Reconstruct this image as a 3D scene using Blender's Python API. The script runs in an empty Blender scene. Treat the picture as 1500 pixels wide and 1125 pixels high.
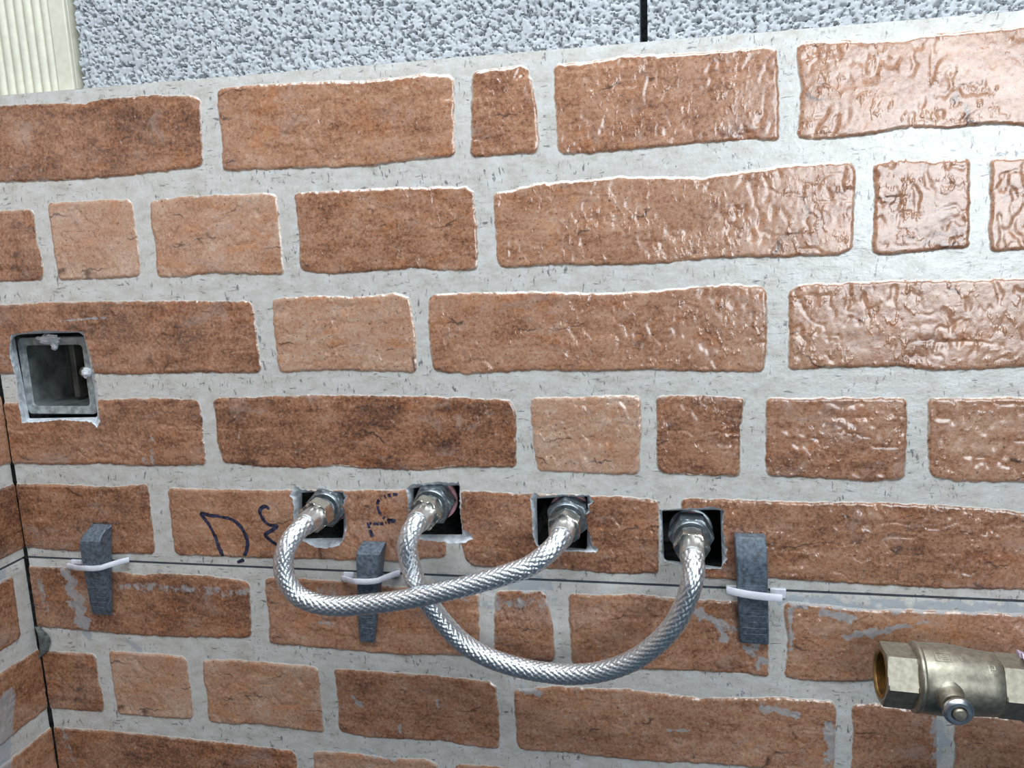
import bpy, math, random
import numpy as np
from mathutils import Vector, Matrix
from mathutils.geometry import delaunay_2d_cdt

# ------------------------------------------------------------------ camera, sky, light, exposure
scene = bpy.context.scene
COL = scene.collection
Z0 = 1.20                      # height (m) of the camera above the floor; the back wall's front face is the plane Y = 0
DIST = 0.468968                # camera to wall (m)

cam_data = bpy.data.cameras.new('camera')
cam_data.sensor_width = 36.0
cam_data.lens = 1195.85 / 1500 * 36.0
cam_data.clip_start = 0.01
cam = bpy.data.objects.new('camera', cam_data)
COL.objects.link(cam)
_R = Matrix(((0.98091523, 0.00272249, 0.19441682), (-0.03817867, 0.98313344, 0.17886038), (-0.19065073, -0.18286944, 0.9644745)))
_M = Matrix(((1, 0, 0), (0, 0, -1), (0, 1, 0)))
cam.matrix_world = Matrix.Translation((0, -DIST, Z0)) @ (_M @ _R).to_4x4()
scene.camera = cam

world = bpy.data.worlds.new('world')
scene.world = world
world.use_nodes = True
world.node_tree.nodes['Background'].inputs['Color'].default_value = (0.36, 0.66, 1.0, 1)
world.node_tree.nodes['Background'].inputs['Strength'].default_value = 0.075


def area_light(name, loc, target, sx, sy, power, color):
    l = bpy.data.lights.new(name, 'AREA')
    l.shape = 'RECTANGLE'
    l.size, l.size_y, l.energy, l.color = sx, sy, power, color
    o = bpy.data.objects.new(name, l)
    COL.objects.link(o)
    o.location = loc
    o.rotation_euler = (Vector(target) - Vector(loc)).to_track_quat('-Z', 'Y').to_euler()
    return o


# daylight from the window behind the camera to its right, and an added, unseen cool lamp overhead for the fall-off down the wall
area_light('window_daylight', (0.50, -1.12, Z0 + 0.09), (0.12, 0, Z0 + 0.0), 0.52, 0.50, 5.7, (0.86, 0.94, 1.0))
area_light('added_falloff_light', (0.05, -0.36, Z0 + 0.56), (0.05, -0.05, Z0 + 0.0), 1.0, 0.30, 9.6, (0.86, 0.94, 1.0))

vs = scene.view_settings
vs.view_transform = 'Standard'
vs.look = 'None'
vs.gamma = 1.0
vs.use_curve_mapping = False
vs.exposure = 0.0

# ------------------------------------------------------------------ measured outlines, mm on the wall (x right, y up from camera height)
BRICKS = [
  ('1a', 0.20, [(-448.0,93.9),(-417.9,93.9),(-387.6,93.5),(-356.9,91.1),(-345.1,93.1),(-306.2,92.9),(-283.2,90.5),(-277.4,89.7)], [(-448.0,45.5),(-426.4,45.5),(-380.7,44.1),(-333.8,44.7),(-283.7,47.5)], [(-448.0,93.9),(-448.0,45.5)], [(-277.6,88.1),(-278.8,66.1),(-280.5,46.9)]),
  ('1b', 0.46, [(-266.1,93.6),(-239.5,94.4),(-193.7,92.7),(-167.1,91.5),(-138.8,92.8),(-121.7,91.2)], [(-265.8,44.1),(-244.6,43.8),(-200.4,42.7),(-175.3,41.8),(-145.0,44.0),(-122.1,44.7)], [(-267.6,92.5),(-268.9,81.3),(-267.8,66.6),(-269.3,49.5)], [(-120.1,90.3),(-121.7,45.8)]),
  ('1c', 0.34, [(-111.4,91.9),(-80.2,93.5)], [(-114.5,43.5),(-77.7,44.1),(-73.0,44.2)], [(-111.4,90.4),(-114.3,48.4)], [(-78.7,93.1),(-75.9,85.0),(-73.6,72.5),(-72.9,58.6),(-73.0,45.0)]),
  ('1d', 0.40, [(-63.9,92.0),(-46.2,92.4),(-23.7,94.2),(5.1,92.7),(33.2,92.9),(52.5,93.0)], [(-64.9,42.7),(-44.3,41.9),(-14.3,43.1),(14.8,44.0),(43.3,44.5),(54.5,42.4)], [(-65.2,87.1),(-64.7,63.2),(-64.1,45.6)], [(54.3,87.5),(55.8,64.6),(56.1,47.2)]),
  ('1e', 0.55, [(67.3,94.2),(90.3,92.7),(108.7,90.9),(128.5,92.8),(153.6,92.7),(169.9,93.0),(255.0,93.0)], [(64.1,43.2),(88.7,42.5),(106.4,44.2),(119.5,45.8),(139.3,44.2),(160.6,45.3),(173.3,43.2),(255.0,43.2)], [(62.1,87.9),(64.9,68.7),(63.4,44.7)], [(255.0,93.0),(255.0,43.2)]),
  ('2a', 0.22, [(-448.0,29.3),(-429.2,29.3),(-403.1,29.4)], [(-448.0,-18.6),(-437.6,-18.6),(-403.7,-18.2)], [(-448.0,29.3),(-448.0,-18.6)], [(-403.1,26.4),(-403.4,9.1),(-401.9,-7.2),(-402.6,-17.3)]),
  ('2b', 0.78, [(-389.5,32.7),(-361.7,32.7),(-336.9,32.8),(-331.4,30.9)], [(-393.5,-18.5),(-361.3,-18.5),(-332.2,-18.0)], [(-394.2,25.2),(-393.8,8.7),(-394.0,-5.2),(-393.3,-16.7)], [(-331.3,27.9),(-331.4,20.0),(-330.6,4.3),(-331.3,-8.1),(-332.1,-17.5)]),
  ('2c', 0.70, [(-319.9,30.8),(-297.5,32.6),(-257.2,31.6),(-245.9,31.8),(-234.7,31.3)], [(-320.6,-18.7),(-303.9,-19.2),(-288.4,-17.0),(-251.0,-18.5),(-235.1,-19.4)], [(-320.6,29.5),(-322.0,15.4),(-320.4,1.8),(-322.3,-16.5)], [(-233.4,26.8),(-233.5,7.4),(-233.1,-17.0)]),
  ('2d', 0.36, [(-223.2,31.2),(-187.6,31.0),(-153.7,31.0),(-116.4,29.5),(-113.7,27.5)], [(-223.2,-17.7),(-203.0,-19.9),(-161.2,-18.2),(-150.1,-17.8),(-134.2,-19.8),(-112.3,-20.5)], [(-224.1,30.8),(-223.2,12.2),(-223.8,-4.0),(-224.1,-17.2)], [(-111.4,24.3),(-110.6,7.7),(-110.6,-9.9),(-111.9,-19.7)]),
  ('2e', 0.50, [(-100.5,25.3),(-88.9,26.3),(-75.4,29.4),(-38.5,30.2),(-30.5,30.9),(14.9,28.2),(38.5,30.2),(68.9,32.5),(90.7,32.7)], [(-100.4,-19.2),(-66.7,-18.7),(-35.5,-19.6),(-5.1,-19.8),(5.0,-18.6),(41.6,-17.5),(60.6,-18.5),(86.9,-17.9),(94.1,-16.0)], [(-102.3,22.0),(-101.7,7.3),(-101.6,-8.2),(-101.2,-18.4)], [(93.8,30.1),(95.2,20.6),(94.7,4.4),(94.9,-9.9)]),
  ('2f', 0.40, [(103.2,30.6),(115.8,32.7),(131.6,30.8),(148.7,30.9)], [(107.2,-18.6),(125.0,-18.1),(142.6,-16.5),(154.1,-16.9)], [(101.3,28.0),(103.1,15.3),(102.9,4.1),(102.8,-10.2)], [(149.8,28.8),(152.4,-15.8)]),
  ('2g', 0.50, [(157.4,30.8),(174.1,29.8),(250.0,29.8)], [(159.4,-18.9),(177.4,-18.1),(250.0,-18.1)], [(157.6,26.7),(159.9,-16.1)], [(250.0,29.8),(250.0,-18.1)]),
  ('3a', 0.22, [(-448.0,-31.4),(-431.4,-31.4),(-398.0,-30.4),(-344.2,-31.1),(-256.6,-33.1)], [(-448.0,-80.1),(-376.9,-80.0),(-348.6,-81.0),(-298.7,-79.9),(-256.8,-80.6)], [(-448.0,-31.4),(-448.0,-80.1)], [(-256.4,-35.3),(-255.3,-47.7),(-255.1,-59.3),(-254.3,-74.5),(-255.4,-80.2)]),
  ('3b', 0.76, [(-242.7,-31.8),(-214.6,-30.8),(-185.5,-32.3),(-164.6,-30.3),(-156.5,-32.2)], [(-243.7,-80.7),(-220.1,-79.0),(-196.2,-79.2),(-172.3,-80.2),(-152.7,-80.7)], [(-244.7,-33.4),(-245.3,-53.8),(-244.7,-66.3),(-244.6,-80.2)], [(-153.5,-37.5),(-152.1,-49.5),(-151.5,-60.6),(-152.1,-77.3)]),
  ('3c', 0.46, [(-140.8,-31.7),(-124.0,-31.3),(-80.3,-31.6),(-39.6,-33.4),(-15.0,-32.9),(15.1,-31.0),(29.8,-29.9),(48.0,-31.8)], [(-141.0,-80.3),(-120.7,-82.1),(-81.9,-79.8),(-46.8,-80.8),(-15.4,-79.8),(9.9,-81.1),(30.3,-81.2),(48.8,-81.7)], [(-143.4,-33.3),(-145.2,-49.6),(-144.5,-66.1),(-143.9,-77.4)], [(50.9,-34.9),(52.0,-53.0),(51.5,-68.2),(50.3,-81.3)]),
  ('3d', 0.50, [(63.8,-33.4),(67.6,-30.9),(89.0,-31.1),(116.5,-30.0),(143.3,-30.8),(178.2,-30.7),(262.0,-30.7)], [(63.0,-80.6),(90.6,-79.3),(118.6,-78.7),(137.2,-81.1),(164.1,-80.8),(181.5,-79.5),(262.0,-79.5)], [(60.7,-37.4),(61.3,-53.2),(61.7,-68.3),(61.5,-78.7)], [(262.0,-30.7),(262.0,-79.5)]),
  ('4a', 0.30, [(-448.0,-98.1),(-374.6,-96.1),(-340.8,-94.3),(-301.5,-96.1)], [(-448.0,-142.9),(-415.9,-143.4),(-379.2,-141.8),(-346.3,-143.1),(-301.9,-141.4)], [(-448.0,-98.1),(-448.0,-142.9)], [(-300.0,-99.2),(-299.5,-112.4),(-300.0,-124.7),(-300.1,-138.1)]),
  ('4b', 0.18, [(-291.7,-94.7),(-262.0,-94.2),(-221.3,-92.5),(-173.2,-93.0),(-138.4,-93.8),(-96.9,-95.5)], [(-288.4,-139.3),(-266.8,-141.7),(-231.7,-142.4),(-210.6,-140.2),(-193.8,-141.7),(-153.0,-142.7),(-135.2,-140.2),(-94.0,-139.4)], [(-292.8,-96.5),(-291.2,-107.3),(-292.2,-124.6),(-290.6,-136.5)], [(-93.7,-98.8),(-91.5,-106.3),(-92.1,-122.3),(-92.7,-138.1)]),
  ('4c', 0.80, [(-82.8,-94.2),(-54.7,-93.8),(-21.8,-93.0)], [(-80.3,-141.3),(-55.9,-142.1),(-37.6,-142.6),(-19.1,-142.3)], [(-84.6,-97.5),(-84.2,-110.9),(-83.5,-125.6),(-82.3,-139.2)], [(-17.9,-97.4),(-17.3,-115.7),(-18.6,-126.9),(-18.7,-140.2)]),
  ('4d', 0.26, [(-9.3,-93.0),(15.3,-93.0),(39.3,-94.2)], [(-8.8,-141.2),(15.4,-142.4),(37.7,-142.4)], [(-10.9,-95.4),(-10.6,-115.7),(-11.1,-132.1),(-9.6,-140.0)], [(39.8,-99.3),(38.1,-112.1),(37.9,-126.1),(38.4,-140.3)]),
  ('4e', 0.36, [(50.5,-94.2),(81.8,-94.2),(122.0,-94.2)], [(50.9,-142.1),(83.2,-142.6),(106.4,-144.1),(126.9,-142.1)], [(49.8,-96.2),(50.5,-140.1)], [(125.7,-99.1),(126.4,-114.5),(126.4,-130.0),(126.9,-141.7)]),
  ('4f', 0.48, [(135.1,-94.2),(155.8,-94.2),(182.4,-93.8),(235.0,-93.8)], [(138.1,-140.3),(152.1,-143.1),(185.7,-142.8),(235.0,-142.8)], [(134.2,-96.1),(134.8,-109.4),(135.9,-124.8),(137.3,-139.1)], [(235.0,-93.8),(235.0,-142.8)]),
  ('5a', 0.22, [(-448.0,-155.7),(-417.8,-155.1),(-375.5,-156.1),(-344.6,-153.5)], [(-448.0,-204.3),(-423.0,-205.4),(-382.6,-206.3),(-346.2,-204.8)], [(-448.0,-155.7),(-448.0,-204.3)], [(-344.4,-155.4),(-345.1,-173.1),(-344.6,-188.6),(-346.1,-204.3)]),
  ('5b', 0.42, [(-331.7,-155.6),(-294.2,-156.1),(-255.3,-155.7),(-239.5,-154.9),(-202.1,-154.5),(-164.3,-153.1),(-140.3,-153.5)], [(-328.2,-205.0),(-260.1,-204.7),(-231.0,-203.9),(-180.8,-203.7),(-160.1,-201.9),(-156.4,-200.4),(-140.6,-199.3)], [(-332.2,-156.1),(-332.6,-175.2),(-333.0,-194.5),(-331.8,-205.2)], [(-140.0,-155.7),(-140.1,-181.6),(-139.7,-198.3)]),
  ('5c', 0.22, [(-129.0,-153.2),(-92.9,-153.7),(-37.8,-154.1),(-26.8,-154.2),(-8.1,-156.3)], [(-120.9,-204.3),(-72.9,-203.6),(-38.6,-205.2),(-11.2,-203.9)], [(-130.4,-155.0),(-131.6,-188.5),(-129.9,-197.9),(-126.2,-203.2)], [(-7.7,-158.8),(-8.3,-201.2)]),
  ('5d', 0.32, [(4.9,-154.3),(30.9,-154.4),(53.7,-154.7),(76.5,-154.9),(106.8,-154.1),(140.9,-154.8),(172.1,-156.3),(186.7,-157.8),(300.0,-157.8)], [(4.9,-204.9),(35.3,-206.1),(54.6,-203.9),(94.6,-205.0),(126.9,-205.5),(152.7,-205.5),(189.9,-204.4),(300.0,-204.4)], [(3.0,-156.4),(4.1,-204.1)], [(300.0,-157.8),(300.0,-204.4)]),
]
HOLES = {
  'box': ([(-434.1,-52.2),(-421.2,-51.0),(-410.6,-49.8),(-395.2,-50.5),(-378.4,-51.2),(-377.4,-61.2),(-375.9,-68.4),(-375.1,-80.3),(-374.5,-90.4),(-375.3,-102.9),(-375.1,-111.7),(-378.2,-115.5),(-382.3,-111.7),(-405.6,-110.5),(-420.7,-112.0),(-435.9,-113.0),(-435.7,-105.4),(-436.5,-97.8),(-436.0,-79.1),(-437.6,-66.5),(-436.1,-58.2)], [(-441.2,-53.4),(-386.1,-52.8),(-384.2,-110.8),(-438.6,-112.0)]),
  'h1': ([(-243.7,-159.7),(-239.8,-153.2),(-235.3,-155.4),(-225.5,-156.5),(-206.9,-156.1),(-204.3,-158.7),(-207.1,-165.2),(-205.9,-178.8),(-207.4,-185.8),(-211.6,-192.5),(-222.7,-195.2),(-229.7,-194.1),(-236.1,-191.0),(-240.6,-188.4),(-241.5,-182.3),(-242.3,-175.4),(-241.5,-167.0),(-241.5,-161.9)], [(-240.0,-161.0),(-211.3,-159.4),(-212.9,-191.2),(-242.4,-192.8)]),
  'h2': ([(-164.9,-153.7),(-160.2,-150.1),(-154.4,-150.4),(-144.2,-148.4),(-131.5,-149.4),(-130.6,-147.2),(-129.9,-151.6),(-130.3,-168.4),(-129.1,-178.6),(-124.4,-181.5),(-122.9,-185.1),(-130.0,-188.0),(-139.3,-188.8),(-141.9,-187.6),(-147.7,-187.3),(-155.3,-186.7),(-161.5,-185.6),(-163.4,-179.7),(-164.4,-167.1),(-163.8,-158.2)], [(-162.9,-156.0),(-132.6,-153.5),(-132.5,-186.1),(-164.4,-187.2)]),
  'h3': ([(-86.1,-157.9),(-83.4,-154.0),(-79.7,-156.1),(-69.3,-154.9),(-49.9,-154.9),(-47.1,-158.6),(-50.0,-160.9),(-49.3,-165.1),(-51.8,-166.5),(-52.0,-174.7),(-49.2,-180.7),(-48.5,-186.3),(-44.8,-187.9),(-46.5,-190.6),(-57.3,-190.6),(-65.3,-190.9),(-80.8,-189.7),(-83.7,-186.3),(-85.1,-179.3),(-85.1,-166.2)], [(-83.6,-160.8),(-52.2,-158.7),(-53.0,-192.6),(-83.8,-191.6)]),
  'h4': ([(-8.9,-163.1),(2.2,-162.0),(22.0,-159.7),(25.9,-160.9),(29.0,-162.0),(27.9,-172.5),(30.0,-185.0),(30.4,-191.4),(27.3,-197.9),(18.7,-198.3),(6.1,-198.0),(-5.9,-194.6),(-7.5,-191.2),(-8.2,-169.4)], [(-7.1,-166.5),(26.9,-165.1),(28.3,-201.2),(-6.0,-197.9)]),
}
HOSES = {
  'front': [(-219.0,-166.9,31.0),(-220.8,-168.7,37.0),(-223.5,-172.5,42.0),(-226.1,-178.7,46.0),(-227.2,-186.9,48.0),(-225.7,-195.0,49.0),(-220.5,-204.2,49.0),(-213.3,-208.4,48.5),(-204.2,-210.8,48.0),(-192.8,-211.2,47.5),(-181.4,-210.0,47.0),(-159.0,-206.5,46.5),(-137.0,-201.4,46.0),(-109.8,-193.8,45.0),(-88.8,-186.9,43.5),(-79.9,-183.5,42.0),(-70.8,-177.2,39.5),(-66.1,-173.2,36.0),(-63.2,-169.7,31.0)],
  'rear': [(-147.9,-163.3,30.0),(-150.4,-167.1,36.0),(-152.1,-171.8,38.0),(-153.1,-177.1,38.5),(-152.5,-186.2,37.0),(-151.1,-197.0,34.5),(-147.5,-208.3,32.0),(-141.5,-219.9,30.0),(-135.5,-228.9,29.0),(-126.1,-239.9,28.0),(-114.2,-247.1,28.0),(-99.5,-251.8,29.0),(-82.8,-254.5,30.0),(-74.5,-254.6,31.0),(-62.6,-254.5,32.0),(-47.1,-251.4,34.0),(-33.5,-245.9,36.0),(-20.9,-238.0,38.0),(-9.4,-227.0,40.0),(-0.4,-214.8,42.0),(5.5,-201.9,43.0),(9.1,-190.2,43.0),(10.7,-184.0,40.0),(10.4,-181.0,36.0),(9.8,-178.7,31.0)],
}
MARKS = {
  'd_stroke': [(-295.7,-203.6),(-297.6,-198.4),(-300.0,-188.9),(-303.6,-180.9),(-308.3,-173.9),(-302.4,-174.7),(-295.5,-175.4),(-288.2,-176.6),(-283.6,-178.8),(-280.0,-182.5),(-277.6,-187.6),(-276.7,-192.8),(-277.7,-197.6),(-280.2,-202.5)],
  'd_foot': [(-286.2,-207.5),(-281.0,-205.4)],
  'e': [(-258.7,-169.2),(-261.4,-167.4),(-264.5,-168.9),(-265.7,-171.7),(-264.2,-175.9),(-261.2,-179.5),(-257.9,-180.4),(-254.1,-180.7),(-259.2,-184.2),(-263.4,-187.1),(-259.4,-191.2),(-253.6,-195.7)],
  's': [(-170.3,-156.8),(-175.8,-157.8),(-179.9,-159.3),(-183.3,-161.6),(-184.0,-165.3),(-183.3,-168.8),(-181.3,-172.0),(-178.2,-174.1),(-173.3,-174.4),(-178.8,-176.0),(-183.9,-177.0),(-188.0,-177.2),(-191.2,-176.8),(-190.2,-181.8),(-188.7,-186.3)],
  'd_dot': [(-295.7,-203.6),(-297.1,-198.4)],
}
SMEARS = [
  (-417.4,-222.4,-408.5,-264.6,5.6,1),
  (-440.4,-227.5,-439.2,-248.2,3.2,.6),
  (-377.7,-228.1,-279.8,-228.8,3.2,.6),
  (-266.9,-224.2,-213.8,-225.4,1.8,.55),
  (-148.1,-212.9,-77.9,-214.1,4.4,.9),
  (-122.1,-228.7,-71.8,-222.9,3.6,.6),
  (4.9,-221.9,24.9,-232.7,3.6,.9),
  (24.9,-232.7,29.7,-242.5,2.4,.9),
  (16.9,-227.9,40.7,-237.5,2.6,.8),
  (43.7,-222.0,47.1,-248.0,2.4,.9),
  (41.6,-247.5,52.0,-255.7,2.4,.9),
  (48.8,-254.6,49.7,-260.3,1.6,.8),
  (63.6,-216.7,190.6,-215.3,4.0,.9),
  (66.8,-220.8,67.4,-246.7,1.8,.8),
  (84.7,-222.8,99.8,-225.4,3.2,.8),
  (98.3,-237.4,120.4,-231.4,2.2,.9),
  (120.3,-230.5,141.9,-225.1,1.8,.8),
  (51.3,-285.7,71.0,-289.0,2.6,.8),
  (90.9,-293.6,91.6,-316.2,3.4,.9),
  (-94.3,-285.5,-84.6,-286.2,2.6,.8),
  (-211.0,-299.5,-205.6,-305.0,1.8,.8),
  (-180.1,-317.9,-179.4,-322.9,1.6,.8),
  (-152.9,-297.4,-151.8,-302.7,1.2,.7),
  (-3.5,-305.5,8.9,-304.9,1.2,.9),
  (-230.0,-247.5,-220.3,-246.9,1.4,.7),
  (-208.2,-339.7,-184.2,-343.6,2.4,.7),
  (-339.0,-121.9,-339.8,-139.7,2.4,.55),
  (-346.0,-136.9,-341.7,-142.5,1.8,.6),
  (-395.0,-43.9,-361.7,-42.3,0.8,.8),
  (-377.9,-268.0,-368.3,-276.7,2.6,.9),
  (-440.5,-342.1,-434.9,-372.2,2.4,.5),
  (-178.0,-250.7,-159.5,-252.0,1.0,.3),
  (-142.0,-223.7,-126.4,-226.6,2.0,.6),
  (150.5,-288.5,153.5,-310.2,5.2,.8),
]

# ------------------------------------------------------------------ helpers
MM = 0.001
PITCH = 310.0                  # height of one tile, five brick rows
TOP, SEAM = 99.3, -209.6
LEFT, RIGHT = -448.0, 330.0
rng = np.random.default_rng(7)
_perm = np.concatenate([rng.permutation(512)] * 2)
_ang = rng.random(512) * 2 * math.pi


def perlin(x, y, seed=0):
    x = np.asarray(x, float) + 37.7 * seed + 1000
    y = np.asarray(y, float) + 91.3 * seed + 1000
    xi = np.floor(x).astype(int); yi = np.floor(y).astype(int)
    xf = x - xi; yf = y - yi
    u = xf ** 3 * (xf * (xf * 6 - 15) + 10); v = yf ** 3 * (yf * (yf * 6 - 15) + 10)

    def g(i, j):
        a = _ang[_perm[(_perm[(xi + i) % 512] + yi + j) % 512]]
        return np.cos(a) * (xf - i) + np.sin(a) * (yf - j)
    return ((g(0, 0) * (1 - u) + g(1, 0) * u) * (1 - v) + (g(0, 1) * (1 - u) + g(1, 1) * u) * v) * 1.5


def sstep(a, b, x):
    t = np.clip((np.asarray(x, float) - a) / (b - a), 0, 1)
    return t * t * (3 - 2 * t)


def W(x, y, h):
    """wall mm (x right, y up, h out of the wall) -> world metres"""
    return np.stack([np.asarray(x, float) * MM, -np.asarray(h, float) * MM, np.asarray(y, float) * MM + Z0], -1)


def link(o, parent=None):
    COL.objects.link(o)
    if parent is not None:
        o.parent = parent
    return o


def world_loc(o):
    v = Vector(o.location)
    while o.parent:
        o = o.parent
        v = v + Vector(o.location)
    return np.array(v)


def mesh_obj(name, verts, faces, mat, parent=None, smooth=True, origin=None, attrs=None, sharp=None):
    """verts in world metres; the object's origin goes to 'origin' (its centre by default for a root, the parent's for a part)"""
    verts = np.asarray(verts, float)
    base = world_loc(parent) if parent is not None else np.zeros(3)
    if origin is None:
        origin = base if parent is not None else (verts.min(0) + verts.max(0)) / 2
    origin = np.asarray(origin, float)
    me = bpy.data.meshes.new(name)
    v = verts - origin
    if isinstance(faces, np.ndarray):
        n = faces.shape[1]
        me.vertices.add(len(v)); me.vertices.foreach_set('co', v.astype(np.float32).ravel())
        me.loops.add(faces.size); me.loops.foreach_set('vertex_index', faces.astype(np.int32).ravel())
        me.polygons.add(len(faces)); me.polygons.foreach_set('loop_start', np.arange(0, faces.size, n, dtype=np.int32))
        me.update(calc_edges=True); me.validate()
    else:
        me.from_pydata([tuple(q) for q in v], [], [tuple(f) for f in faces])
        me.update()
    me.polygons.foreach_set('use_smooth', np.full(len(me.polygons), bool(smooth)))
    if smooth and sharp:
        me.set_sharp_from_angle(angle=math.radians(sharp))
    for k, a in (attrs or {}).items():
        a = np.asarray(a, np.float32)
        if a.ndim == 2:
            at = me.attributes.new(k, 'FLOAT_VECTOR', 'POINT'); at.data.foreach_set('vector', a.ravel())
        else:
            at = me.attributes.new(k, 'FLOAT', 'POINT'); at.data.foreach_set('value', a.ravel())
    me.materials.append(mat)
    o = bpy.data.objects.new(name, me)
    o.location = origin - base
    return link(o, parent)


def empty(name, x, y, h):
    o = bpy.data.objects.new(name, None)
    o.empty_display_size = 0.01
    o.location = W(x, y, h)
    return link(o)


def tag(o, label=None, category=None, group=None, kind=None):
    if label: o['label'] = label
    if category: o['category'] = category
    if group: o['group'] = group
    if kind: o['kind'] = kind
    return o


class Shape:
    """collects vertices (wall mm x, y, h) and faces of one mesh"""
    def __init__(self):
        self.v, self.f = [], []

    def loft(self, rings, close=True, cap0=False, cap1=False):
        b = len(self.v); n = len(rings[0])
        for r in rings:
            self.v += [tuple(p) for p in r]
        for i in range(len(rings) - 1):
            for j in range(n if close else n - 1):
                k = (j + 1) % n
                self.f.append((b + i * n + j, b + i * n + k, b + (i + 1) * n + k, b + (i + 1) * n + j))
        if cap0: self.f.append(tuple(b + j for j in reversed(range(n))))
        if cap1: self.f.append(tuple(b + (len(rings) - 1) * n + j for j in range(n)))
        return self

    def revolve(self, c, axis, profile, n=40, start=0.0, cap0=False, cap1=False, poly=None):
        """profile: (distance along axis, radius); poly=6 makes it a hexagon"""
        ax = Vector(axis).normalized()
        up = Vector((0, 1, 0)) if abs(ax.y) < 0.9 else Vector((1, 0, 0))
        e1 = (up - ax * up.dot(ax)).normalized(); e2 = ax.cross(e1)
        c = Vector(c); n = poly or n
        rings = []
        for d, r in profile:
            rings.append([tuple(c + ax * d + (e1 * math.cos(start + 2 * math.pi * k / n) + e2 * math.sin(start + 2 * math.pi * k / n)) * r) for k in range(n)])
        return self.loft(rings, True, cap0, cap1)

    def hexnut(self, c, axis, d0, d1, ac, bore, start=0.0, seg=8, chamfer=0.9):
        """hexagonal nut with rounded chamfers, across-corners ac, open bore radius on both faces"""
        ax = Vector(axis).normalized()
        up = Vector((0, 1, 0)) if abs(ax.y) < 0.9 else Vector((1, 0, 0))
        e1 = (up - ax * up.dot(ax)).normalized(); e2 = ax.cross(e1); c = Vector(c)
        n = 6 * seg; R = ac / 2; rf = R * math.cos(math.pi / 6)

        def ring(d, kind, rr=0):
            out = []
            for k in range(n):
                t = 2 * math.pi * k / n
                m = ((t + math.pi / 6) % (math.pi / 3)) - math.pi / 6
                hexr = rf / math.cos(math.pi / 6 - abs(m))
                r = hexr if kind == 'hex' else (min(hexr, rr) if kind == 'min' else rr)
                out.append(tuple(c + ax * d + (e1 * math.cos(t + start) + e2 * math.sin(t + start)) * r))
            return out
        cr = rf + (R - rf) * 0.15
        s = chamfer if d1 > d0 else -chamfer
        rings = [ring(d0, 'c', bore), ring(d0, 'min', cr - 0.3), ring(d0 + s * .35, 'min', cr + (R - rf) * .5), ring(d0 + s, 'hex'),
                 ring(d1 - s, 'hex'), ring(d1 - s * .35, 'min', cr + (R - rf) * .5), ring(d1, 'min', cr - 0.3), ring(d1, 'c', bore)]
        return self.loft(rings)

    def box(self, x0, x1, y0, y1, h0, h1):
        b = len(self.v)
        self.v += [(x, y, h) for h in (h0, h1) for y in (y0, y1) for x in (x0, x1)]
        self.f += [tuple(b + i for i in q) for q in ((0, 2, 3, 1), (4, 5, 7, 6), (0, 1, 5, 4), (2, 6, 7, 3), (0, 4, 6, 2), (1, 3, 7, 5))]
        return self

    def build(self, name, mat, parent=None, smooth=True, sharp=35, origin=None, bevel=None):
        a = np.array(self.v, float)
        o = mesh_obj(name, W(a[:, 0], a[:, 1], a[:, 2]), self.f, mat, parent, smooth, origin, None, sharp)
        if bevel:
            m = o.modifiers.new('bevel', 'BEVEL'); m.width = bevel * MM; m.segments = 2; m.limit_method = 'ANGLE'; m.angle_limit = math.radians(40)
        return o


def catmull(pts, step):
    pts = np.array(pts, float)
    ext = np.vstack([2 * pts[0] - pts[1], pts, 2 * pts[-1] - pts[-2]])
    out = []
    for i in range(1, len(ext) - 2):
        p0, p1, p2, p3 = ext[i - 1:i + 3]
        t = np.linspace(0, 1, 24, endpoint=False)[:, None]
        out.append(0.5 * (2 * p1 + (p2 - p0) * t + (2 * p0 - 5 * p1 + 4 * p2 - p3) * t ** 2 + (3 * p1 - p0 - 3 * p2 + p3) * t ** 3))
    out = np.vstack(out + [pts[-1:]])
    for _ in range(14):
        out[1:-1] = (out[:-2] + 2 * out[1:-1] + out[2:]) / 4
    s = np.concatenate([[0], np.cumsum(np.linalg.norm(np.diff(out, axis=0), axis=1))])
    q = np.linspace(0, s[-1], max(3, int(s[-1] / step)))
    return np.stack([np.interp(q, s, out[:, k]) for k in range(3)], 1), q


def frames(path):
    t = np.gradient(path, axis=0); t /= np.linalg.norm(t, axis=1)[:, None]
    n = np.zeros_like(t); a = np.array([0, 1, 0.3]); n[0] = a - t[0] * a.dot(t[0]); n[0] /= np.linalg.norm(n[0])
    for i in range(1, len(t)):
        v = n[i - 1] - t[i] * n[i - 1].dot(t[i]); n[i] = v / np.linalg.norm(v)
    return t, n, np.cross(t, n)


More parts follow.
